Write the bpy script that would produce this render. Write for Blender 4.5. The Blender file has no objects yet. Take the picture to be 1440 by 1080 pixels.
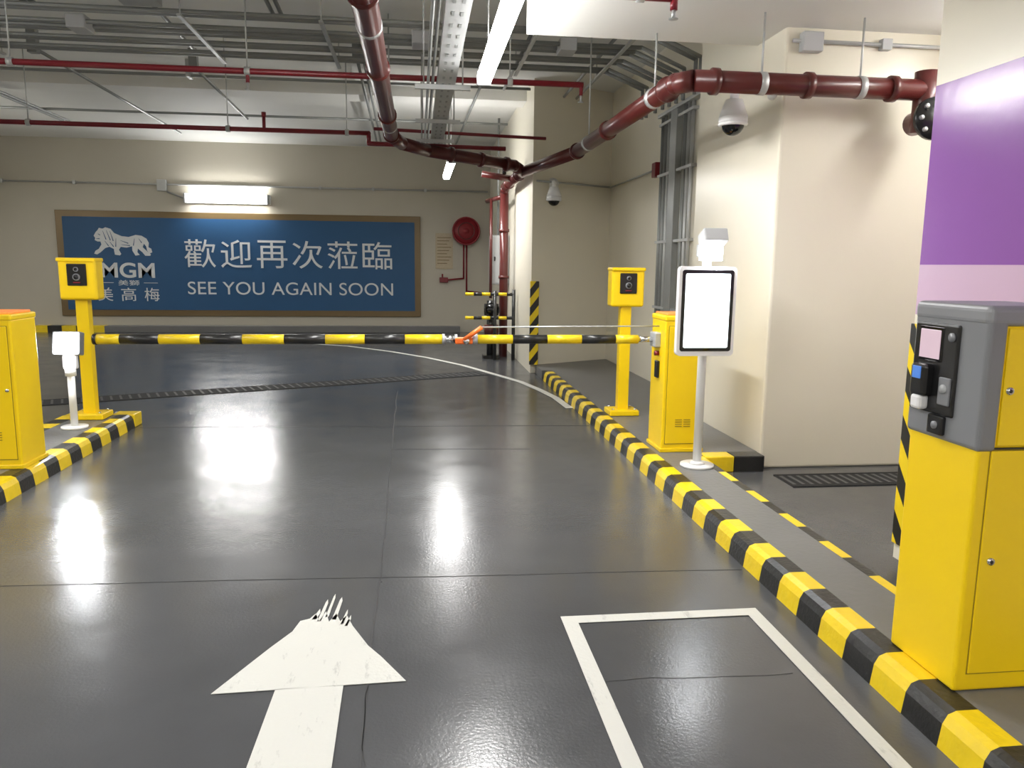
import bpy, bmesh, math, random
from mathutils import Vector, Matrix
random.seed(4)
sc=bpy.context.scene
# ------------------------------------------------------------------ materials
def mat(name,col,rough=0.5,metal=0.0,var=0.0,vscale=3.0,bump=0.0,bscale=40.0,emit=None,es=0.0,coat=0.0,dirt=None):
    m=bpy.data.materials.new(name);m.use_nodes=True;nt=m.node_tree;b=nt.nodes["Principled BSDF"]
    b.inputs["Base Color"].default_value=(*col,1);b.inputs["Roughness"].default_value=rough;b.inputs["Metallic"].default_value=metal
    if coat: b.inputs["Coat Weight"].default_value=coat
    if emit: 
        b.inputs["Emission Color"].default_value=(*emit,1);b.inputs["Emission Strength"].default_value=es
    tc=nt.nodes.new("ShaderNodeTexCoord")
    if var:
        n=nt.nodes.new("ShaderNodeTexNoise");n.inputs["Scale"].default_value=vscale;n.inputs["Detail"].default_value=5
        nt.links.new(tc.outputs["Object"],n.inputs["Vector"])
        mx=nt.nodes.new("ShaderNodeMix");mx.data_type='RGBA'
        mx.inputs[6].default_value=(*[max(0,c*(1-var)) for c in col],1);mx.inputs[7].default_value=(*[min(1,c*(1+var)) for c in col],1)
        nt.links.new(n.outputs["Fac"],mx.inputs[0]);nt.links.new(mx.outputs[2],b.inputs["Base Color"])
    if bump:
        n2=nt.nodes.new("ShaderNodeTexNoise");n2.inputs["Scale"].default_value=bscale;n2.inputs["Detail"].default_value=3
        nt.links.new(tc.outputs["Object"],n2.inputs["Vector"])
        bp=nt.nodes.new("ShaderNodeBump");bp.inputs["Strength"].default_value=bump;bp.inputs["Distance"].default_value=0.01
        nt.links.new(n2.outputs["Fac"],bp.inputs["Height"]);nt.links.new(bp.outputs[0],b.inputs["Normal"])
    return m
M={}
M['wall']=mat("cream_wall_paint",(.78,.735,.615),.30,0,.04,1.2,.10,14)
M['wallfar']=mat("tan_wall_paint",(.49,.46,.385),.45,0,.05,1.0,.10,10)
M['ceil']=mat("ceiling_paint",(.80,.80,.77),.7,0,.06,.8,.1,12)
M['yellow']=mat("yellow_powdercoat",(.93,.64,.003),.35,0,.03,4,.05,120)
M['cyel']=mat("curb_yellow_paint",(.84,.60,.012),.33,0,.18,9,.25,45)
M['cblk']=mat("curb_black_paint",(.016,.016,.016),.30,0,.4,9,.25,45)
M['isl']=mat("island_grey_paint",(.15,.15,.15),.36,0,.15,3,.2,30)
M['white']=mat("white_enamel",(.80,.80,.80),.3)
def line_mat():
    m=mat("white_road_paint",(.70,.70,.67),.42,0,0,14,.15,60);nt=m.node_tree;b=nt.nodes["Principled BSDF"];L=nt.links.new
    tc=nt.nodes.new("ShaderNodeTexCoord");mp=nt.nodes.new("ShaderNodeMapping");mp.inputs["Scale"].default_value=(2.2,.6,1);L(tc.outputs["Object"],mp.inputs[0])
    n=nt.nodes.new("ShaderNodeTexNoise");n.inputs["Scale"].default_value=6;n.inputs["Detail"].default_value=8;n.inputs["Roughness"].default_value=.7;L(mp.outputs[0],n.inputs["Vector"])
    r=nt.nodes.new("ShaderNodeValToRGB");r.color_ramp.elements[0].position=.28;r.color_ramp.elements[0].color=(.30,.30,.29,1);r.color_ramp.elements[1].position=.42;r.color_ramp.elements[1].color=(.63,.63,.59,1)
    L(n.outputs["Fac"],r.inputs[0]);L(r.outputs[0],b.inputs["Base Color"]);return m
M['line']=line_mat()
M['black']=mat("black_plastic",(.012,.012,.013),.25)
M['glass']=mat("black_glass",(.004,.004,.005),.05)
M['grey']=mat("grey_metallic_paint",(.21,.215,.23),.38,.15,.05,6)
M['capg']=mat("machine_cap_grey",(.25,.255,.27),.4,.1,.05,6)
M['lgrey']=mat("light_grey_plastic",(.42,.43,.44),.4)
M['galv']=mat("galvanised_steel",(.48,.49,.49),.42,.4,.15,8)
M['cond']=mat("conduit_steel",(.27,.28,.275),.42,.35,.1,6)
M['chrome']=mat("brushed_chrome",(.7,.7,.7),.2,1)
M['dred']=mat("dark_red_pipe_paint",(.090,.016,.014),.28,0,.15,5)
M['red']=mat("sprinkler_red_paint",(.19,.009,.018),.3,0,.1,5)
M['hose']=mat("hose_reel_red",(.24,.014,.022),.4)
M['orange']=mat("orange_plastic",(.85,.16,.02),.4)
M['olamp']=mat("orange_light_strip",(.9,.25,.05),.4,emit=(1,.22,.05),es=.5)
M['purple']=mat("purple_paint",(.27,.105,.38),.20,0,.05,2,.10,12)
M['lilac']=mat("lilac_paint",(.60,.43,.58),.25,0,.03,2,.10,12)
M['blue']=mat("banner_blue",(.014,.080,.20),.55,0,.05,2)
M['gold']=mat("banner_gold_frame",(.17,.115,.05),.4,.2)
M['seam']=mat("yellow_panel_gap",(.30,.20,.005),.6)
M['bwhite']=mat("banner_white_print",(.68,.70,.72),.6)
M['paper']=mat("notice_print",(.50,.42,.30),.6,0,.25,60)
M['tube']=mat("fluorescent_diffuser",(1,1,1),.5,emit=(1,.99,.97),es=34)
M['led']=mat("led_emitter",(1,1,1),.5,emit=(.95,.98,1),es=200)
M['led2']=mat("led_emitter_small",(1,1,1),.5,emit=(.95,.98,1),es=45)
M['screen']=mat("lit_kiosk_screen",(.9,.95,1),.3,emit=(.86,.97,1),es=1.6)
M['pink']=mat("pink_display",(.20,.14,.17),.25,emit=(.85,.64,.72),es=.65)
M['bluedisp']=mat("blue_display",(.05,.12,.3),.3,emit=(.08,.24,.75),es=.6)
M['grate']=mat("drain_grate_iron",(.006,.006,.007),.8,.0)
M['gbar']=mat("drain_grate_bar",(.06,.06,.06),.6,.0)
M['joint']=mat("floor_joint_dark",(.025,.025,.027),.5)
def floor_mat():
    m=bpy.data.materials.new("grey_epoxy_floor");m.use_nodes=True;nt=m.node_tree;b=nt.nodes["Principled BSDF"];L=nt.links.new
    tc=nt.nodes.new("ShaderNodeTexCoord")
    def noise(s,d,rough=.55):
        n=nt.nodes.new("ShaderNodeTexNoise");n.inputs["Scale"].default_value=s;n.inputs["Detail"].default_value=d;n.inputs["Roughness"].default_value=rough
        L(tc.outputs["Object"],n.inputs["Vector"]);return n
    n1=noise(.7,7)
    r=nt.nodes.new("ShaderNodeValToRGB");r.color_ramp.elements[0].position=.3;r.color_ramp.elements[0].color=(.066,.068,.072,1)
    r.color_ramp.elements[1].position=.7;r.color_ramp.elements[1].color=(.088,.091,.096,1)
    L(n1.outputs["Fac"],r.inputs[0]);L(r.outputs[0],b.inputs["Base Color"])
    n2=noise(2.0,4,.6)
    mr=nt.nodes.new("ShaderNodeMapRange");mr.inputs[1].default_value=.32;mr.inputs[2].default_value=.68;mr.inputs[3].default_value=.17;mr.inputs[4].default_value=.26
    L(n2.outputs["Fac"],mr.inputs[0]);L(mr.outputs[0],b.inputs["Roughness"])
    n3=noise(70,2);n4=noise(4.5,2)
    b1=nt.nodes.new("ShaderNodeBump");b1.inputs["Strength"].default_value=.25;b1.inputs["Distance"].default_value=.0028
    b2=nt.nodes.new("ShaderNodeBump");b2.inputs["Strength"].default_value=.075;b2.inputs["Distance"].default_value=.010
    L(n3.outputs["Fac"],b1.inputs["Height"]);L(n4.outputs["Fac"],b2.inputs["Height"]);L(b2.outputs[0],b1.inputs["Normal"]);L(b1.outputs[0],b.inputs["Normal"])
    return m
M['floor']=floor_mat()
def hazard(name,ax):
    m=bpy.data.materials.new(name);m.use_nodes=True;nt=m.node_tree;b=nt.nodes["Principled BSDF"];L=nt.links.new
    tc=nt.nodes.new("ShaderNodeTexCoord");sp=nt.nodes.new("ShaderNodeSeparateXYZ");L(tc.outputs["Object"],sp.inputs[0])
    a=nt.nodes.new("ShaderNodeMath");a.operation='MULTIPLY_ADD';L(sp.outputs[ax],a.inputs[0]);a.inputs[1].default_value=-1.3;L(sp.outputs[2],a.inputs[2])
    d=nt.nodes.new("ShaderNodeMath");d.operation='DIVIDE';L(a.outputs[0],d.inputs[0]);d.inputs[1].default_value=.27
    fr=nt.nodes.new("ShaderNodeMath");fr.operation='FRACT';L(d.outputs[0],fr.inputs[0])
    g=nt.nodes.new("ShaderNodeMath");g.operation='GREATER_THAN';L(fr.outputs[0],g.inputs[0]);g.inputs[1].default_value=.5
    mx=nt.nodes.new("ShaderNodeMix");mx.data_type='RGBA';mx.inputs[6].default_value=(.014,.014,.014,1);mx.inputs[7].default_value=(.85,.62,.01,1)
    L(g.outputs[0],mx.inputs[0]);L(mx.outputs[2],b.inputs["Base Color"]);b.inputs["Roughness"].default_value=.4
    return m
M['hazx']=hazard("hazard_stripes_x",0);M['hazy']=hazard("hazard_stripes_y",1)

# ------------------------------------------------------------------ builder
class B:
    def __init__(s,name): s.name=name;s.bm=bmesh.new();s.mats=[]
    def mi(s,k):
        if k not in s.mats: s.mats.append(k)
        return s.mats.index(k)
    def add(s,t,mx,k,smooth):
        i=s.mi(k)
        for f in t.faces: f.material_index=i;f.smooth=smooth
        t.transform(mx);me=bpy.data.meshes.new("tmp");t.to_mesh(me);t.free();s.bm.from_mesh(me);bpy.data.meshes.remove(me);return s
    def box(s,lo,hi,k,bev=0,seg=2,rot=None):
        lo=Vector(lo);hi=Vector(hi);c=(lo+hi)/2;d=hi-lo
        t=bmesh.new();bmesh.ops.create_cube(t,size=1);bmesh.ops.scale(t,vec=d,verts=t.verts)
        if bev: bmesh.ops.bevel(t,geom=t.edges[:],offset=bev,segments=seg,affect='EDGES',profile=.5,clamp_overlap=True)
        mx=Matrix.Translation(c)
        if rot: mx=mx@rot
        return s.add(t,mx,k,False)
    def cyl(s,a,b,r,k,seg=16,r2=None,smooth=True):
        a=Vector(a);b=Vector(b);d=b-a
        t=bmesh.new();bmesh.ops.create_cone(t,cap_ends=True,segments=seg,radius1=r,radius2=r if r2 is None else r2,depth=d.length)
        q=Vector((0,0,1)).rotation_difference(d.normalized()).to_matrix().to_4x4()
        s.add(t,Matrix.Translation((a+b)/2)@q,k,smooth)
        return s
    def sph(s,c,r,k,seg=16,sc_=(1,1,1)):
        t=bmesh.new();bmesh.ops.create_uvsphere(t,u_segments=seg,v_segments=seg//2+2,radius=r)
        return s.add(t,Matrix.Translation(c)@Matrix.Diagonal((*sc_,1)),k,True)
    def tube(s,pts,r,k,seg=12):
        for a,b in zip(pts[:-1],pts[1:]): s.cyl(a,b,r,k,seg)
        for p in pts[1:-1]: s.sph(p,r*1.02,k,seg)
        return s
    def prism(s,pts,k,ext,bev=0):
        t=bmesh.new();v=[t.verts.new(p) for p in pts];f=t.faces.new(v)
        if ext is not None:
            g=bmesh.ops.extrude_face_region(t,geom=[f]);bmesh.ops.translate(t,vec=Vector(ext),verts=[x for x in g['geom'] if isinstance(x,bmesh.types.BMVert)])
        bmesh.ops.recalc_face_normals(t,faces=t.faces[:])
        return s.add(t,Matrix.Identity(4),k,False)
    def torus(s,c,R,r,k,axis=(0,1,0),n=28,m=8):
        t=bmesh.new();rings=[]
        for i in range(n):
            a=2*math.pi*i/n
            rings.append([t.verts.new(((R+r*math.cos(2*math.pi*j/m))*math.cos(a),(R+r*math.cos(2*math.pi*j/m))*math.sin(a),r*math.sin(2*math.pi*j/m))) for j in range(m)])
        for i in range(n):
            for j in range(m): t.faces.new((rings[i][j],rings[(i+1)%n][j],rings[(i+1)%n][(j+1)%m],rings[i][(j+1)%m]))
        q=Vector((0,0,1)).rotation_difference(Vector(axis)).to_matrix().to_4x4()
        return s.add(t,Matrix.Translation(c)@q,k,True)
    def text(s,body,x0,x1,z0,z1,y,k,bold=.0,spacing=1.0):
        c=bpy.data.curves.new("t",'FONT');c.body=body;c.size=1;c.offset=bold;c.space_character=spacing;c.extrude=.004
        ob=bpy.data.objects.new("t",c);bpy.context.collection.objects.link(ob);bpy.context.view_layer.update()
        dg=bpy.context.evaluated_depsgraph_get();me=bpy.data.meshes.new_from_object(ob.evaluated_get(dg))
        bpy.data.objects.remove(ob)
        t=bmesh.new();t.from_mesh(me);bpy.data.meshes.remove(me)
        if len(t.verts):
            xs=[v.co.x for v in t.verts];ys=[v.co.y for v in t.verts]
            sx=(x1-x0)/(max(xs)-min(xs));sy=(z1-z0)/(max(ys)-min(ys));mx0=min(xs);my0=min(ys)
            for v in t.verts:
                X=x0+(v.co.x-mx0)*sx;Z=z0+(v.co.y-my0)*sy;v.co=Vector((X,y-v.co.z,Z))
            s.add(t,Matrix.Identity(4),k,False)
        return s
    def done(s,bevel=0,loc=None):
        if loc is None:
            xs=[v.co.x for v in s.bm.verts];ys=[v.co.y for v in s.bm.verts];zs=[v.co.z for v in s.bm.verts]
            loc=Vector(((min(xs)+max(xs))/2,(min(ys)+max(ys))/2,min(zs)))
        loc=Vector(loc);bmesh.ops.translate(s.bm,vec=-loc,verts=s.bm.verts)
        me=bpy.data.meshes.new(s.name);s.bm.to_mesh(me);s.bm.free()
        for k in s.mats: me.materials.append(M[k])
        ob=bpy.data.objects.new(s.name,me);ob.location=loc;bpy.context.collection.objects.link(ob)
        if bevel:
            md=ob.modifiers.new("bevel",'BEVEL');md.width=bevel;md.segments=2;md.limit_method='ANGLE';md.angle_limit=math.radians(50)
        return ob
def prism_xy(b,pts,z0,z1,k): return b.prism([(x,y,z0) for x,y in pts],k,(0,0,z1-z0))
CZ=4.25;CT=CZ-.002
# ------------------------------------------------------------------ room shell
B("floor").box((-10.3,-6.3,-.2),(5.3,18.8,0),'floor').done(loc=(0,0,0))
B("ceiling").box((-10.3,-6.3,CZ),(5.3,18.8,CZ+.2),'ceil').done(loc=(0,0,CZ))
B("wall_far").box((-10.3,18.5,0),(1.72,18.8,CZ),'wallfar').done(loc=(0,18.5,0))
B("wall_left").box((-10.3,-6.0,0),(-10.0,18.5,CZ),'wall').done(loc=(-10,0,0))
B("wall_behind").box((-10.3,-6.3,0),(5.3,-6.0,CZ),'wall').done(loc=(0,-6,0))
b=B("wall_right");prism_xy(b,[(3.02,7.6),(3.02,12.1),(3.3,12.1),(3.3,7.6)],0,CZ,'wall');b.done(loc=(3,9,0))
b=B("wall_recess");prism_xy(b,[(1.68,11.38),(3.3,12.25),(3.3,18.8),(1.72,18.8)],0,CZ,'wall');b.done(loc=(2,12,0))
b=B("wall_pillar");prism_xy(b,[(2.76,5.8),(5.0,5.8),(5.0,6.1),(3.3,6.1),(3.3,7.6),(2.76,7.6)],0,CZ,'wall');b.done(loc=(2.8,5.8,0),bevel=.02)
B("wall_bay").box((5.0,3.88,0),(5.3,6.1,CZ),'wall').done(loc=(5,5,0))
b=B("wall_column")
for z0,z1,k in ((0,1.38,'wall'),(1.38,1.645,'lilac'),(1.645,2.56,'purple'),(2.56,3.4,'wall')): b.box((2.68,-6.0,z0),(5.3,3.88,z1),k)
b.done(loc=(2.68,0,0))
B("ceiling_soffit").box((.86,-6.0,3.4),(5.0,6.3,CZ),'ceil').done()
b=B("ceiling_beam");b.box((-10.0,12.2,4.10),(3.02,12.7,CZ),'ceil').done()
b=B("ceiling_beam");b.box((-10.0,3.2,3.8),(.86,3.9,CZ),'ceil').done()

# ------------------------------------------------------------------ curbs / islands
def stripe_run(b,prof,y0,y1,step,k0=0,bev=.0):
    y=y0;i=k0
    while y<y1-1e-6:
        ye=min(y+step,y1)
        b.prism([(x,y,z) for x,z in prof],'cyel' if i%2==0 else 'cblk',(0,ye-y,0));y=ye;i+=1
b=B("striped_curb_island")
prof=[(1.76,0),(1.772,.085),(1.79,.118),(1.82,.13),(1.90,.13),(1.90,0)]
stripe_run(b,prof,-.98,10.76,.20,1)
stripe_run(b,[(2.19,0),(2.19,.13),(2.245,.13),(2.26,.11),(2.26,0)],-.98,5.76,.24,1)
b.box((1.90,-.98,0),(2.19,5.76,.128),'isl')
xs=[2.26,2.50,2.755]
for i in range(2): b.box((xs[i],5.70,0),(xs[i+1],5.86,.13),'cyel' if i==0 else 'cblk',.01)
b.box((1.90,5.76,0),(2.26,5.86,.128),'isl')
prism_xy(b,[(1.90,5.86),(2.755,5.86),(2.755,7.65),(3.015,7.65),(3.015,12.05),(2.8,11.95),(1.90,11.46),(1.76,11.38),(1.76,10.76),(1.90,10.76)],0,.128,'isl')
b.done(loc=(2,5,0))
b=B("striped_curb_island")
prof=[(-2.75,0),(-2.762,.085),(-2.78,.118),(-2.81,.13),(-2.90,.13),(-2.90,0)]
stripe_run(b,prof,-.85,7.75,.20,1)
for i in range(3): b.box((-3.4+i*.2166,7.75,0),(-3.4+(i+1)*.2166,7.95,.13),'cyel' if i%2==0 else 'cblk',.01)
stripe_run(b,[(-3.4,0),(-3.4,.13),(-3.26,.13),(-3.26,0)],-.85,7.75,.20,0)
b.box((-3.26,-.85,0),(-2.90,7.75,.128),'isl')
b.done(loc=(-3,4,0))
b=B("wall_base_curb")
b.box((-7.0,18.25,0),(1.0,18.498,.15),'isl',.01)
x=-10.0;i=0
while x<-7.0-1e-6:
    b.box((x,18.25,0),(x+.3,18.498,.15),'cyel' if i%2 else 'cblk');x+=.3;i+=1
b.done()
# ------------------------------------------------------------------ floor markings
b=B("floor_marking_arrow");z=.003
b.prism([(-.55,2.81,z),(-.58,1.3,z),(-.27,1.3,z),(-.295,2.81,z)],'line',(0,0,.002))
b.prism([(-.785,2.80,z),(-.055,2.82,z),(-.16,3.02,z),(-.22,3.12,z),(-.30,3.31,z),(-.335,3.42,z),(-.36,3.36,z),(-.385,3.44,z),(-.41,3.36,z),(-.435,3.47,z),(-.455,3.37,z),(-.48,3.45,z),(-.50,3.40,z),(-.54,3.38,z),(-.56,3.28,z),(-.63,3.14,z)],'line',(0,0,.002))
for x0,y0,y1,w in ((-.48,3.44,3.50,.010),(-.455,3.42,3.60,.009),(-.425,3.46,3.66,.007),(-.39,3.43,3.62,.010),(-.35,3.38,3.48,.006),(-.33,3.36,3.42,.006)):
    b.prism([(x0-w,y0-.05,z),(x0+w,y0-.05,z),(x0+w*.8+.012,y1-.04,z),(x0+.014,y1,z),(x0-w*.3+.01,y1-.03,z)],'line',(0,0,.002))
b.done()
b=B("floor_marking_box")
for lo,hi in (((.65,-1),(.72,3.24)),((1.535,-1),(1.60,3.24)),((.65,3.24),(1.60,3.31))): b.box((*lo,.003),(*hi,.005),'line')
b.done()
b=B("floor_marking_curve")
cp=[(-4.2,16.6),(-2.8,16.1),(-1.35,15.25),(-.5,14.3),(.15,13.36),(.72,12.3),(1.17,11.16),(1.42,10.5),(1.57,9.84),(1.68,9.2),(1.72,8.5)]
for i in range(len(cp)-1):
    a=Vector((*cp[i],0));c=Vector((*cp[i+1],0));d=(c-a).normalized();n=Vector((-d.y,d.x,0))*.045
    b.prism([(a-n)+Vector((0,0,.003)),(c-n)+Vector((0,0,.003)),(c+n)+Vector((0,0,.003)),(a+n)+Vector((0,0,.003))],'line',(0,0,.002))
b.done()
b=B("floor_joints")
def joint(x0,y0,x1,y1,w=.004):
    a=Vector((x0,y0,.001));c=Vector((x1,y1,.001));n=8;pts=[]
    for i in range(n+1): pts.append(a.lerp(c,i/n)+Vector((random.uniform(-.010,.010),random.uniform(-.010,.010),0)))
    for p,q in zip(pts[:-1],pts[1:]):
        d=(q-p).normalized();m=Vector((-d.y,d.x,0))*w
        b.prism([p-m,q-m,q+m,p+m],'joint',(0,0,.001))
joint(-.15,-1,-.21,3.8,.0035);joint(-.2,3.8,-.24,6.67,.003);joint(-.24,6.67,-.26,9.8,.004);joint(-2.7,3.95,1.74,3.78,.0018);joint(-2.7,7.75,1.74,7.55,.003);joint(-.24,6.67,1.0,6.6,.002);joint(.72,2.75,1.5,2.72,.001);joint(-.2,2.85,-.18,2.0,.0015)
b.done()
def drain(name,p0,p1,w,n,bw=.12):
    a=Vector((*p0,0));c=Vector((*p1,0));L=(c-a).length;ang=math.atan2(c.y-a.y,c.x-a.x)
    b=B(name);b.box((-L/2,-w/2,.0),(L/2,w/2,.004),'grate')
    b.box((-L/2,-w/2,.0),(L/2,-w/2+.02,.006),'grate');b.box((-L/2,w/2-.02,.0),(L/2,w/2,.006),'grate')
    for i in range(n):
        x=-L/2+(i+.5)*L/n;b.box((x-L/n*bw,-w/2+.05,.004),(x+L/n*bw,w/2-.05,.008),'gbar')
    ob=b.done(loc=(0,0,0));ob.location=(a+c)/2;ob.rotation_euler=(0,0,ang)
drain("floor_drain_grate",(-9.2,7.08),(.98,11.39),.40,110)
drain("floor_drain_grate",(2.78,5.42),(4.6,5.42),.34,26,.2)

# ------------------------------------------------------------------ barrier gate
b=B("barrier_gate")
def cabinet(b,x0,x1,y0,y1):
    b.box((x0-.01,y0-.01,.13),(x1+.01,y1+.01,.16),'yellow',.004)
    b.box((x0,y0,.15),(x1,y1,1.20),'yellow',.012)
    b.box((x0-.006,y0-.006,1.19),(x1+.006,y1+.006,1.235),'yellow',.012)
    b.box((x0+.02,y0+.02,1.235),(x1-.02,y1-.02,1.25),'olamp',.005)
    b.box((x0+.03,y0-.006,.20),(x1-.03,y0+.01,1.15),'yellow',.004)
    b.box((x0+.025,y0-.002,.195),(x1-.025,y0+.004,1.155),'seam')
    for zc in (.34,.92):
        for i in range(4):
            for sx in (-1,1): b.box(((x0+x1)/2+sx*.035-.028,y0-.009,zc+i*.018),((x0+x1)/2+sx*.035+.028,y0-.004,zc+i*.018+.006),'seam')
    b.cyl((x1-.055,y0-.014,.70),(x1-.055,y0,.70),.012,'chrome')
cabinet(b,1.95,2.29,5.88,6.24)
b.box((1.93,6.0,.72),(1.952,6.08,.86),'black',.006);b.cyl((1.915,6.04,.92),(1.95,6.04,.92),.02,'red')
b.box((1.90,6.0,.97),(1.955,6.14,1.09),'lgrey',.01)
ZA=1.03;YA=6.07
b.cyl((1.78,YA,ZA),(1.93,YA,ZA),.022,'chrome')
bounds=[-2.39,-2.22,-1.94,-1.64,-1.33,-1.02,-.71,-.41,-.10,.20]
cols=['cyel','cblk']*5
for i in range(len(bounds)-1): b.cyl((bounds[i],YA,ZA),(bounds[i+1],YA,ZA),.038,cols[i],20)
b.cyl((-2.41,YA,ZA),(-2.385,YA,ZA),.041,'black')
b.cyl((.20,YA,ZA),(.30,YA,ZA),.028,'chrome',20)
b.cyl((.19,YA,ZA),(.21,YA,ZA),.042,'lgrey',20);b.cyl((.29,YA,ZA),(.31,YA,ZA),.04,'lgrey',20)
b.box((.29,YA-.05,ZA-.035),(.43,YA+.03,ZA+.015),'orange',.01)
b.cyl((.36,YA-.055,ZA),(.50,YA-.055,ZA+.10),.018,'orange');b.cyl((.38,YA-.07,ZA-.01),(.38,YA-.04,ZA-.01),.025,'chrome')
b.cyl((.43,YA,ZA),(.47,YA,ZA),.042,'lgrey',20)
bb=[.47,.75,1.03,1.31,1.59,1.78];
for i in range(5): b.cyl((bb[i],YA,ZA),(bb[i+1],YA,ZA),.036,cols[i],20)
b.cyl((.50,YA-.05,ZA+.10),(1.95,YA-.02,ZA+.11),.006,'galv',8)
b.done(loc=(2.1,6.05,.13))
b=B("barrier_cabinet");cabinet(b,-3.18,-2.82,5.74,6.10);b.done(loc=(-3.0,5.9,.13))

# ------------------------------------------------------------------ card readers
def reader(x,y,ztop,hw=.165):
    b=B("card_reader_post")
    b.box((x-.15,y-.13,.13),(x+.15,y+.13,.185),'yellow',.01)
    b.box((x-.055,y-.05,.18),(x+.055,y+.05,ztop-.33),'yellow',.008)
    b.box((x-hw,y-.10,ztop-.38),(x+hw,y+.08,ztop),'yellow',.025,3)
    b.box((x-hw-.004,y-.12,ztop-.03),(x+hw+.004,y+.085,ztop+.004),'yellow',.01)
    b.box((x-.085,y-.112,ztop-.25),(x+.085,y-.095,ztop-.05),'black',.008)
    b.cyl((x,y-.122,ztop-.10),(x,y-.105,ztop-.10),.022,'grey');b.cyl((x,y-.125,ztop-.10),(x,y-.12,ztop-.10),.014,'glass')
    b.cyl((x,y-.122,ztop-.17),(x,y-.105,ztop-.17),.032,'grey');b.cyl((x,y-.125,ztop-.17),(x,y-.12,ztop-.17),.022,'black')
    b.box((x-.03,y-.118,ztop-.225),(x+.03,y-.108,ztop-.215),'red')
    for sx in (-.11,.11):
        for sy in (-.09,.09): b.cyl((x+sx,y+sy,.185),(x+sx,y+sy,.20),.012,'chrome',8)
    b.done(loc=(x,y,.13))
reader(2.055,7.50,1.60);reader(-3.09,7.62,1.63)

b=B("led_lamp_post");x,y=-3.05,7.15
b.cyl((x,y,.13),(x,y,.15),.11,'white',28);b.cyl((x,y,.15),(x,y,.66),.03,'white');b.cyl((x,y,.60),(x,y,.68),.045,'white')
b.box((x-.055,y-.02,.66),(x+.055,y+.05,.80),'white',.012)
t=Matrix.Rotation(math.radians(-12),4,'X')
b.box((x-.115,y-.05,.785),(x+.115,y+.05,.99),'grey',.012,2,t);b.box((x-.095,y-.062,.805),(x+.095,y-.045,.97),'led',.004,2,t)
b.done(loc=(x,y,.13))
# ------------------------------------------------------------------ display kiosk with lamp
b=B("display_kiosk");x,y=2.09,5.44
b.cyl((x,y,.13),(x,y,.148),.125,'white',32);b.cyl((x,y,.148),(x,y,.17),.06,'white',24,.04);b.cyl((x,y,.15),(x,y,1.66),.032,'white',20)
def rrect(cx,cz,w,h,r,yy,n=6):
    out=[]
    for qx,qz,a0 in ((1,1,0),(-1,1,90),(-1,-1,180),(1,-1,270)):
        for i in range(n+1):
            a=math.radians(a0+90*i/n);out.append((cx+qx*(w/2-r)+r*math.cos(a),yy,cz+qz*(h/2-r)+r*math.sin(a)))
    return out
cx=2.075;cz=1.300
b.prism(rrect(cx,cz,.43,.645,.03,y-.035),'white',(0,-.05,0))
b.prism(rrect(cx,cz+.005,.385,.585,.018,y-.084),'glass',(0,-.003,0))
b.prism(rrect(cx,cz+.005,.335,.535,.012,y-.087),'screen',(0,-.002,0))
b.box((x-.05,y-.04,1.2),(x+.05,y+.03,1.4),'lgrey',.008)
t=Matrix.Rotation(math.radians(-24),4,'X')
b.cyl((x+.01,y,1.64),(x+.01,y-.01,1.72),.02,'white')
b.box((x-.06,y-.09,1.775),(x+.12,y+.05,1.875),'lgrey',.012,2,t);b.box((x-.075,y-.02,1.69),(x+.08,y+.03,1.78),'lgrey',.01)
b.box((x-.075,y-.085,1.665),(x+.085,y-.03,1.765),'led2',.006)
b.done(loc=(x,y,.13))

# ------------------------------------------------------------------ card payment machine
b=B("ticket_payment_machine");X0,X1,Y0,Y1=1.885,2.235,2.33,2.70
b.box((X0+.0,Y0,.13),(X1,Y1,1.02),'yellow',.012,3)
b.box((X0+.012,Y0+.0,1.02),(X1,Y1,1.44),'yellow',.010,3)
b.box((X0-.012,Y0-.010,1.01),(X0+.060,Y1+.008,1.47),'grey',.016,4)
b.box((X0-.016,Y0-.012,1.435),(X1+.01,Y1+.012,1.505),'capg',.022,4)
b.box((X0-.022,Y0+.12,1.10),(X0-.005,Y1-.012,1.43),'black',.010)
b.box((X0-.026,Y0+.195,1.29),(X0-.018,Y1-.045,1.415),'glass',.004);b.box((X0-.029,Y0+.205,1.30),(X0-.024,Y1-.055,1.405),'pink',.003)
b.box((X0-.060,Y0+.23,1.16),(X0-.012,Y1-.055,1.28),'black',.014);b.box((X0-.064,Y0+.25,1.225),(X0-.055,Y1-.075,1.27),'bluedisp',.003)
b.box((X0-.061,Y0+.245,1.11),(X0-.02,Y1-.07,1.165),'white',.012)
b.box((X0-.028,Y0+.135,1.14),(X0-.015,Y0+.195,1.24),'grey',.004);b.cyl((X0-.033,Y0+.165,1.20),(X0-.02,Y0+.165,1.20),.016,'lgrey')
b.cyl((X0-.028,Y0+.15,1.385),(X0-.02,Y0+.15,1.385),.016,'grey')
b.box((X0-.03,Y0+.155,1.03),(X0-.01,Y0+.235,1.10),'black',.006);b.cyl((X0-.036,Y0+.19,1.065),(X0-.02,Y0+.19,1.065),.014,'grey')
b.box((X0+.05,Y0-.003,1.018),(X1-.005,Y0+.01,1.022),'joint')
b.box((X0+.044,Y0-.002,.196),(X1-.016,Y0+.01,1.016),'seam')
b.box((X0+.048,Y0-.006,.20),(X1-.02,Y0+.01,1.012),'yellow',.003)
b.box((X0+.064,Y0-.006,1.03),(X1-.02,Y0+.01,1.43),'yellow',.004)
for zz,xx in ((1.22,X0+.085),(.62,X0+.085)): b.cyl((xx,Y0-.014,zz),(xx,Y0,zz),.013,'chrome',16);b.cyl((xx,Y0-.017,zz),(xx,Y0-.013,zz),.006,'black',10)
b.done(loc=(2.06,2.5,.13))

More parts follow.
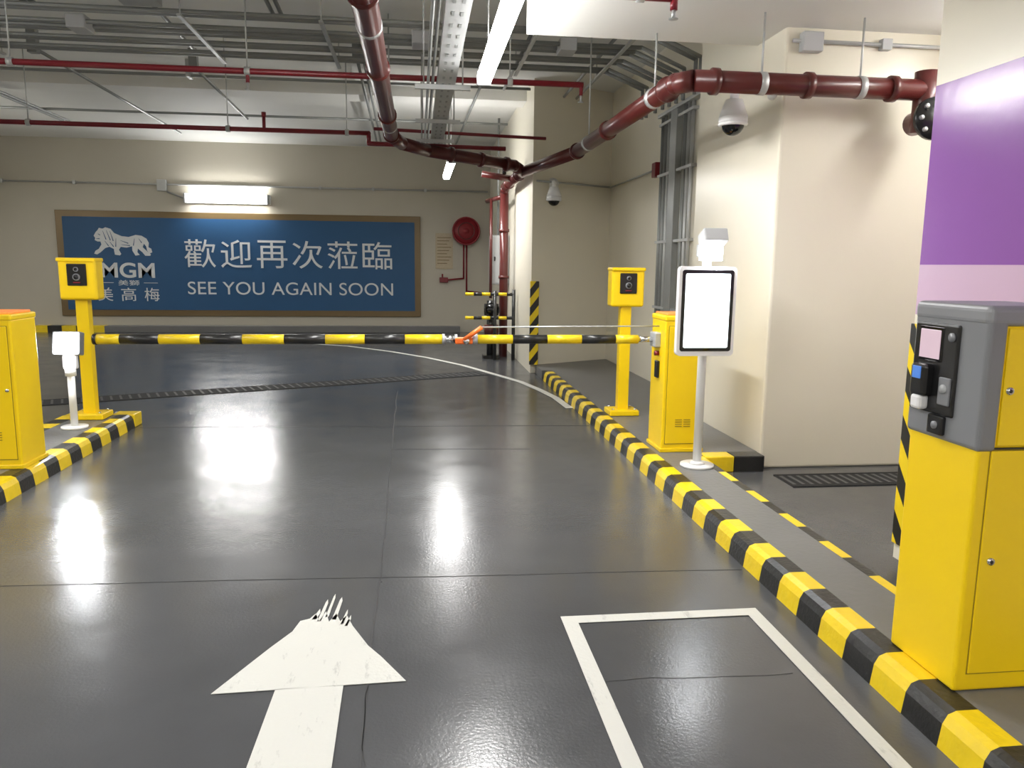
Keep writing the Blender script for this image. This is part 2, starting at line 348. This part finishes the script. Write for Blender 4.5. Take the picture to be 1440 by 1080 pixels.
b=B("corner_guard_strip");b.box((2.664,3.79,.09),(2.679,3.885,1.33),'hazy',.003).done()
b=B("corner_guard_strip");b.box((1.66,11.33,.135),(1.79,11.375,1.38),'hazx',.003).done()

# ------------------------------------------------------------------ welcome banner
b=B("welcome_banner");YB=18.44
b.box((-7.95,YB,.36),(.08,YB+.05,2.70),'gold',.01);b.box((-7.80,YB-.012,.50),(-.06,YB+.01,2.56),'blue')
for k,ch in enumerate("歡迎再次蒞臨"):
    b.text(ch,-5.24+k*.795,-5.24+k*.795+.68,1.47,2.10,YB-.014,'bwhite')
b.text("SEE YOU AGAIN SOON",-5.20,-.57,.86,1.15,YB-.014,'bwhite',.0,1.02)
b.text("MGM",-7.05,-5.90,1.22,1.56,YB-.014,'bwhite',.02)
b.text("美獅",-6.70,-6.25,1.05,1.17,YB-.014,'bwhite');b.box((-7.1,YB-.016,1.105),(-6.80,YB-.012,1.115),'bwhite');b.box((-6.15,YB-.016,1.105),(-5.85,YB-.012,1.115),'bwhite')
for k,ch in enumerate("美高梅"): b.text(ch,-7.15+k*.5,-6.83+k*.5,.70,1.0,YB-.014,'bwhite')
lion=[(150,323),(157,325),(162,331),(172,335),(182,336),(192,333),(200,334),(207,338),(210,344),(209,350),(213,352),(214,357),(210,359),(207,355),(206,349),(203,345),(201,350),(207,356),(212,360),(211,362),(204,362),(200,357),(194,352),(193,357),(196,361),(190,362),(186,355),(186,349),(178,351),(170,350),(167,354),(170,360),(168,362),(161,361),(160,353),(154,350),(148,352),(141,358),(136,361),(132,360),(134,356),(139,353),(143,347),(142,343),(138,343),(134,341),(135,338),(133,335),(136,330),(139,327),(141,324),(146,325)]
LX=lambda x:-7.17+(x-132)*.0151
LZ=lambda y_:2.35-(y_-322)*.0158
b.prism([(LX(x),YB-.014,LZ(y_)) for x,y_ in lion],'bwhite',(0,-.004,0))
def stroke(p,q,w):
    p=Vector((LX(p[0]),YB-.0185,LZ(p[1])));q=Vector((LX(q[0]),YB-.0185,LZ(q[1])));d=(q-p).normalized();n=Vector((-d.z,0,d.x))*w
    b.prism([p-n*.3,q-n,q+n,p+n*.3],'blue',(0,-.002,0))
for p,q in (((146,328),(150,340)),((151,327),(156,341)),((156,328),(160,342)),((148,342),(153,349)),((155,343),(160,350)),((139,332),(142,334)),((136,339),(141,339)),((170,341),(181,345)),((190,338),(188,348)),((164,338),(163,350)),((196,338),(200,344)),((171,347),(183,348))): stroke(p,q,.010)
b.done()
# ------------------------------------------------------------------ luminaires
def area(name,loc,sx,sy,power,rot=(0,0,0),col=(1,.99,.965)):
    l=bpy.data.lights.new(name,'AREA');l.shape='RECTANGLE';l.size=sx;l.size_y=sy;l.energy=power;l.color=col
    o=bpy.data.objects.new(name,l);o.location=loc;o.rotation_euler=rot;bpy.context.collection.objects.link(o);return o
def batten(x,y0,y1,z,ztop,power=60):
    b=B("fluorescent_and_fill_batten")  # real ceiling fixtures and unseen added fill ones are both built here
    b.box((x-.025,y0,z+.06),(x+.025,y1,z+.10),'white',.006)
    b.box((x-.058,y0+.03,z-.03),(x+.058,y1-.03,z+.07),'tube',.03,3)
    b.box((x-.06,y0,z-.035),(x+.06,y0+.035,z+.08),'lgrey',.01);b.box((x-.06,y1-.035,z-.035),(x+.06,y1,z+.08),'lgrey',.01)
    for yy in (y0+.4,y1-.4): b.cyl((x,yy,z+.1),(x,yy,ztop-.002),.006,'galv',8)
    o=b.done()
    l=area("lamp_light",(x,(y0+y1)/2,z-.05),.11,y1-y0-.1,power);l.parent=o;l.matrix_parent_inverse=Matrix.Translation(o.location).inverted()
batten(.56,4.25,6.68,3.12,CZ,95);batten(.52,11.7,14.0,3.12,CZ,80);batten(.54,-3.2,-.8,3.12,CZ,95)
batten(-5.6,-.5,1.9,3.3,CZ,80);batten(-2.3,.3,2.7,3.3,CZ,50);batten(4.2,3.95,5.3,3.25,3.4,4)  # all out of view; the batten over the lane's left side is added fill
batten(-5.6,4.2,6.6,3.3,CZ,60);batten(-9.2,12.0,14.4,3.3,CZ,60)  # two unseen battens on the left, added to brighten the ceiling
b=B("fluorescent_wall_light")
b.box((-5.16,18.40,2.90),(-3.30,18.50,3.10),'white',.01);b.cyl((-5.10,18.33,2.96),(-3.36,18.33,2.96),.045,'tube',16);b.cyl((-5.10,18.33,3.06),(-3.36,18.33,3.06),.04,'tube',16)
for xx in (-5.14,-3.34): b.box((xx-.02,18.28,2.90),(xx+.02,18.42,3.11),'lgrey',.005)
o=b.done()
l=area("lamp_light",(-4.23,18.26,3.0),1.6,.10,45,(math.radians(-50),0,0));l.parent=o;l.matrix_parent_inverse=Matrix.Translation(o.location).inverted()

# ------------------------------------------------------------------ pipes
def clamp(b,p,d,r,k='galv'):
    p=Vector(p);d=Vector(d).normalized()*.025;b.cyl(p-d,p+d,r,k,18)
b=B("fire_main_pipe")
zz=3.1;P=[(-.29,-2,zz),(-.29,9.5,zz),(-.18,10.05,zz),(.15,10.4,zz-.03),(1.35,10.95,2.98),(1.52,11.25,2.93)]
b.tube(P,.08,'dred',20)
for y in (4.6,6.3,8.2,9.4): clamp(b,(-.29,y,zz),(0,1,0),.095,'dred');
for y in (1,5.2,8.8): clamp(b,(-.29,y,zz),(0,1,0),.084);b.cyl((-.29,y,zz+.07),(-.29,y,CT),.008,'galv',8)
for t in (.25,.6,.9):
    p=Vector(P[3]).lerp(Vector(P[4]),t);clamp(b,p,Vector(P[4])-Vector(P[3]),.10,'dred')
b.done()
b=B("fire_riser_pipe")
b.tube([(1.84,9.1,2.92),(1.50,11.3,2.93),(1.50,13.4,2.93),(1.50,13.5,2.85),(1.50,13.5,0)],.075,'dred',20)
for p,d in (((1.5,11.6,2.93),(0,1,0)),((1.5,12.8,2.93),(0,1,0)),((1.5,13.5,2.2),(0,0,1)),((1.5,13.5,1.4),(0,0,1))): clamp(b,p,d,.092,'dred')
b.tube([(1.30,14.6,2.78),(1.5,13.5,2.78)],.04,'dred');b.tube([(1.34,14.2,2.78),(1.34,14.2,1.0)],.028,'dred')
b.tube([(1.0,12.2,3.0),(1.5,12.2,2.93)],.05,'dred');b.cyl((1.35,12.2,3.0),(1.35,12.2,3.18),.03,'black');b.torus((1.35,12.2,3.18),.09,.012,'red',(0,0,1))
b.done()
b=B("fire_branch_pipe")
b.tube([(1.95,5.5,2.92),(1.86,5.62,2.92),(1.84,9.1,2.92)],.075,'dred',20);b.cyl((3.72,5.5,2.92),(1.95,5.5,2.92),.075,'dred',20)
for p,d in (((3.45,5.5,2.92),(1,0,0)),((2.8,5.5,2.92),(1,0,0)),((2.1,5.5,2.92),(1,0,0)),((1.86,5.8,2.92),(0,1,0)),((1.85,7.6,2.92),(0,1,0)),((1.84,9.0,2.92),(0,1,0))): clamp(b,p,d,.092,'dred')
for p in ((3.2,5.5,2.92),(2.45,5.5,2.92)): clamp(b,p,(1,0,0),.080);b.cyl(p,(p[0],p[1],3.398),.008,'galv',8)
for p in ((1.85,6.1,2.92),(1.84,8.4,2.92)): clamp(b,p,(0,1,0),.080);b.cyl(p,(p[0],p[1],CT if p[1]>6.3 else 3.398),.008,'galv',8)
b.cyl((3.72,5.5,3.05),(3.72,5.5,2.62),.085,'dred',20);b.cyl((3.72,5.62,2.70),(3.72,5.40,2.70),.085,'dred',20)
b.cyl((3.72,5.40,2.70),(3.72,5.36,2.70),.15,'black',28)
for i in range(8):
    a=i*math.pi/4;b.cyl((3.72+.115*math.cos(a),5.36,2.70+.115*math.sin(a)),(3.72+.115*math.cos(a),5.34,2.70+.115*math.sin(a)),.017,'galv',8)
b.done()
b=B("sprinkler_pipe")
z=3.36;y=7.72
b.tube([(-9.99,y,z),(1.62,y,z)],.028,'red')
for x in (-6.6,-3.6,-1.55,.9): b.cyl((x,y,z),(x,y,CT),.007,'galv',8);clamp(b,(x,y,z),(1,0,0),.04)
for x in (-1.55,1.60): b.cyl((x,y,z),(x,y,z-.10),.018,'red');b.cyl((x,y,z-.10),(x,y,z-.16),.012,'galv');b.cyl((x,y,z-.165),(x,y,z-.16),.03,'galv')
b.done()
b=B("sprinkler_pipe");z=3.30;y=10.62
b.tube([(-9.99,y,z),(-.62,y,z),(-.62,y,z-.13),(1.2,y+.1,z-.13)],.030,'red')
b.tube([(-.55,y-.12,z+.04),(1.75,y+.1,z+.02)],.022,'red')
for x in (-7.4,-4.8,-2.4,-.9): b.cyl((x,y,z),(x,y,CT),.007,'galv',8);clamp(b,(x,y,z),(1,0,0),.042)
for x in (-1.95,): b.cyl((x,y,z),(x,y,z+.16),.022,'red');b.cyl((x,y,z+.16),(x,y,z+.22),.03,'red')
b.done()
b=B("sprinkler_pipe");z=3.29;y=5.0
b.tube([(.66,y,z),(1.62,y,z),(1.62,y,z-.07)],.024,'red');b.cyl((1.62,y,z-.07),(1.62,y,z-.12),.013,'galv');b.cyl((1.62,y,z-.125),(1.62,y,z-.12),.03,'galv')
for x in (.95,1.4): b.cyl((x,y,z),(x,y,3.398),.007,'galv',8)
clamp(b,(1.4,y,z),(1,0,0),.035);b.done()
b=B("cable_tray");x=.27;z=3.22
b.box((x-.08,-3,z),(x+.08,12.0,z+.008),'galv');b.box((x-.082,-3,z),(x-.076,12,z+.07),'galv');b.box((x+.076,-3,z),(x+.082,12,z+.07),'galv')
y=3.0
while y<12:
    b.box((x-.04,y,z-.003),(x-.02,y+.08,z),'cond');b.box((x+.02,y,z-.003),(x+.04,y+.08,z),'cond');y+=.25
for y in (1,4.6,7.3,9.0,10.4,11.6):
    b.box((x-.28,y-.02,z-.045),(x+.22,y+.02,z-.004),'galv');
    for xx in (x-.2,x+.15): b.cyl((xx,y,z-.05),(xx,y,CT),.007,'galv',8)
b.tube([(x-.16,-3,z+.02),(x-.16,12.0,z+.02)],.014,'cond',8);b.tube([(x-.12,-3,z+.02),(x-.12,12.0,z+.02)],.014,'cond',8)
b.done()
b=B("conduit_run")
for i,(y,z) in enumerate(((8.05,3.95),(8.15,3.95),(8.45,3.93),(8.62,3.93),(8.80,3.95),(8.98,3.92),(9.2,3.95),(9.5,3.95),(9.62,3.95))):
    xe=2.94-.02*i
    b.tube([(-9.99,y,z),(xe-.5,y,z),(xe,y+.05,z-.18),(xe,y+.05,3.42)],.022,'cond',10)
for x in (-7,-4.6,-2.2,-.9,1.2,2.2): b.box((x-.02,7.95,3.885),(x+.02,9.75,3.905),'galv');b.cyl((x,8.0,3.89),(x,8.0,CT),.007,'galv',8);b.cyl((x,9.7,3.89),(x,9.7,CT),.007,'galv',8)
for x in (-3.3,0.05,1.6): b.box((x-.09,8.4,3.86),(x+.09,8.66,3.99),'lgrey',.01)
b.done()
b=B("conduit_run")
for x,y0,y1 in ((-2.46,7.0,9.9),(-2.78,10.6,14.2),(-3.6,4,8.4),(-3.52,4,8.4),(-5.2,4,8.5),(-1.3,4,8.4),(-1.22,4,8.4),(-4.4,10,16),(-.7,9.8,16.5),(-.62,9.8,16.5),(.9,9.8,16.5),(-6.0,9,15),(-6.1,9,15)): b.tube([(x,y0,4.04),(x-.1,y1,4.04)],.020,'cond',10);b.box((x-.05,y0-.05,3.98),(x+.05,y0+.05,CT),'cond')
for y in (7.1,7.2,11.2,14.0): b.tube([(-9.99,y,4.06),(.8 if y<8 else 1.6,y,4.06)],.020,'cond',10)
for x in (-8,-5.5,-3,-.6):
    for y in (7.15,11.2): b.box((x-.02,y-.1,4.03),(x+.02,y+.1,CT),'galv')
b.box((-3.15,5.9,3.96),(-3.0,6.1,CT),'galv')
b.prism([(-3.5,5.9,3.98),(-3.42,5.85,3.98),(-2.42,7.85,3.98),(-2.50,7.9,3.98)],'galv',(0,0,.05));b.prism([(-4.0,6.6,3.98),(-3.92,6.55,3.98),(-2.6,7.85,3.98),(-2.68,7.9,3.98)],'galv',(0,0,.05))
b.box((-2.7,7.75,3.96),(-2.35,8.0,CT),'galv',.01);b.box((2.0,7.3,3.9),(2.2,7.5,CT),'lgrey',.01)
b.tube([(2.1,7.5,4.0),(2.1,11.3,4.0)],.020,'cond');b.tube([(2.3,6.4,4.0),(2.3,11.4,4.0)],.020,'cond');b.tube([(1.2,6.4,4.0),(1.2,11.0,4.0)],.020,'cond')
b.done()
b=B("conduit_run")
for y,r,z0 in ((9.42,.026,.15),(9.30,.026,.15),(9.18,.022,.15),(8.62,.026,.15),(8.50,.022,.15),(8.38,.022,1.0),(7.98,.020,.15)):
    b.cyl((2.985,y,z0),(2.985,y,3.42),r,'cond' if r==.026 else 'galv',12)
b.box((2.94,8.80,.15),(3.018,9.02,3.42),'cond',.006)
for z in (1.1,1.9,2.7,3.30): b.box((2.955,8.3,z),(3.018,9.5,z+.03),'galv')
b.box((2.93,7.9,3.40),(3.018,9.5,3.44),'galv',.004);b.box((2.93,7.9,.9),(3.018,8.1,1.2),'lgrey',.01)
b.tube([(2.99,9.6,2.82),(2.99,12.0,2.82)],.012,'galv',8);b.box((2.94,9.55,2.72),(3.018,9.7,2.90),'red',.01)
b.done()
b=B("conduit_run")
b.tube([(-9.99,18.47,3.30),(1.66,18.47,3.30)],.02,'galv',8);b.box((-5.75,18.40,3.15),(-5.55,18.498,3.4),'galv',.01);b.tube([(-5.55,18.46,3.14),(-5.18,18.46,3.0)],.02,'cond',8)
for x in (-9,-7.5,-2.2,-1,.2): b.box((x-.03,18.44,3.26),(x+.03,18.498,3.34),'galv')
b.done()
b=B("conduit_run")
b.tube([(1.74,11.385,2.83),(2.99,12.05,2.83)],.014,'galv',8);b.done()
b=B("conduit_run");b.tube([(2.80,5.77,3.30),(4.9,5.77,3.30)],.015,'galv',8);b.box((2.86,5.72,3.22),(3.02,5.798,3.36),'lgrey',.008);b.box((3.5,5.74,3.26),(3.58,5.798,3.34),'lgrey',.005);b.done()
# ------------------------------------------------------------------ cctv
def cctv(p,anchor,s=1):
    p=Vector(p);b=B("security_camera")
    a=Vector(anchor);d=(p-a);d.z=0;d.normalize()
    b.cyl(a+d*.002,a+d*.02,.07*s,'white',20);top=Vector((p.x,p.y,a.z));b.cyl(a+d*.01,top,.022*s,'white');b.sph(top,.03*s,'white')
    b.cyl(top,p+Vector((0,0,.07*s)),.026*s,'white');b.cyl(p+Vector((0,0,-.01*s)),p+Vector((0,0,.09*s)),.085*s,'white',24,.05*s)
    b.cyl(p+Vector((0,0,-.05*s)),p+Vector((0,0,-.01*s)),.085*s,'white',24);b.sph(p+Vector((0,0,-.05*s)),.066*s,'glass',24);b.torus(p+Vector((0,0,-.05*s)),.075*s,.012*s,'white',(0,0,1))
    b.done()
cctv((2.44,5.95,2.78),(2.76,5.95,3.0),1.3);cctv((1.98,11.3,2.62),(2.0,11.54,2.80),1.3)
# ------------------------------------------------------------------ hose reel, notice, cabinet, rails
b=B("fire_hose_reel");c=Vector((1.14,18.27,2.38))
b.cyl(c+Vector((0,-.02,0)),c+Vector((0,.0,0)),.32,'hose',36);b.cyl(c+Vector((0,.13,0)),c+Vector((0,.15,0)),.32,'hose',36);b.torus(c+Vector((0,-.02,0)),.31,.02,'hose')
for i in range(4): b.torus(c+Vector((0,.02+i*.03,0)),.25,.02,'black')
b.cyl(c+Vector((0,-.05,0)),c+Vector((0,.228,0)),.07,'hose',20);b.torus(c+Vector((0,-.02,0)),.19,.012,'dred')
b.tube([c+Vector((-.05,.14,-.1)),c+Vector((-.05,.14,-1.1)),c+Vector((-.55,.14,-1.15)),c+Vector((-.55,.14,-1.0))],.02,'red',8);b.box(c+Vector((-.62,.08,-1.2)),c+Vector((-.42,.2,-1.08)),'red',.01)
b.tube([c+Vector((.02,.14,-.3)),c+Vector((.02,.14,-1.4)),c+Vector((.45,.14,-1.45))],.02,'red',8)
b.done()
b=B("fire_notice_sign");b.box((.43,18.47,1.50),(.84,18.498,2.33),'paper',.004)
for i in range(9): b.box((.47,18.463,2.22-i*.075),(.80-.05*(i%3),18.472,2.235-i*.075),'gold')
b.done()
b=B("electrical_cabinet");b.box((1.36,14.3,1.25),(1.685,14.8,2.15),'lgrey',.01);b.box((1.38,14.285,1.28),(1.665,14.30,2.12),'lgrey',.004);b.box((1.41,14.27,1.68),(1.43,14.29,1.76),'black');b.tube([(1.5,14.5,2.15),(1.5,14.5,CT)],.02,'cond');b.done()
b=B("hazard_guard_rail")
for z in (1.12,.72):
    for i in range(6): b.cyl((.80+i*.14,13.0,z),(.94+i*.14,13.0,z),.028,'cyel' if i%2==0 else 'cblk',12)
b.cyl((1.62,13.0,0),(1.62,13.0,1.2),.03,'cblk');b.cyl((1.3,13.0,0),(1.3,13.0,1.18),.03,'cblk')
b.done()
b=B("fire_valve_set")
b.box((1.12,13.15,.0),(1.40,13.4,.06),'black');b.cyl((1.26,13.28,.05),(1.26,13.28,1.0),.07,'black',16);b.cyl((1.14,13.2,.85),(1.38,13.2,.85),.10,'black',16);b.cyl((1.14,13.2,.5),(1.38,13.2,.5),.09,'dred',16);b.torus((1.26,13.1,.85),.12,.015,'black')
b.done()

a=area("led_light",(-3.05,7.06,.88),.16,.16,14,(math.radians(80),0,0),(.95,.98,1))
a2=area("led_light",(2.09,5.33,1.71),.12,.07,6,(math.radians(60),0,math.radians(-10)),(.95,.98,1))

# ------------------------------------------------------------------ world + camera
w=bpy.data.worlds.new("world");sc.world=w;w.use_nodes=True;w.node_tree.nodes["Background"].inputs[0].default_value=(.5,.5,.5,1);w.node_tree.nodes["Background"].inputs[1].default_value=.3
yaw=math.atan(135/1080*.99);pt=math.atan(168/1080);r=.012
f=Vector((math.sin(yaw)*math.cos(pt),math.cos(yaw)*math.cos(pt),-math.sin(pt)))
r0=Vector((math.cos(yaw),-math.sin(yaw),0));u0=r0.cross(f);R=r0*math.cos(r)+u0*math.sin(r);U=-r0*math.sin(r)+u0*math.cos(r)
cd=bpy.data.cameras.new("camera");cd.sensor_width=36;cd.lens=27.0;cd.clip_start=.05
co=bpy.data.objects.new("camera",cd);bpy.context.collection.objects.link(co)
mx=Matrix((R,U,-f)).transposed().to_4x4();mx.translation=(0,0,1.62);co.matrix_world=mx;sc.camera=co
sc.view_settings.view_transform='Standard';sc.view_settings.look='None';sc.view_settings.exposure=0
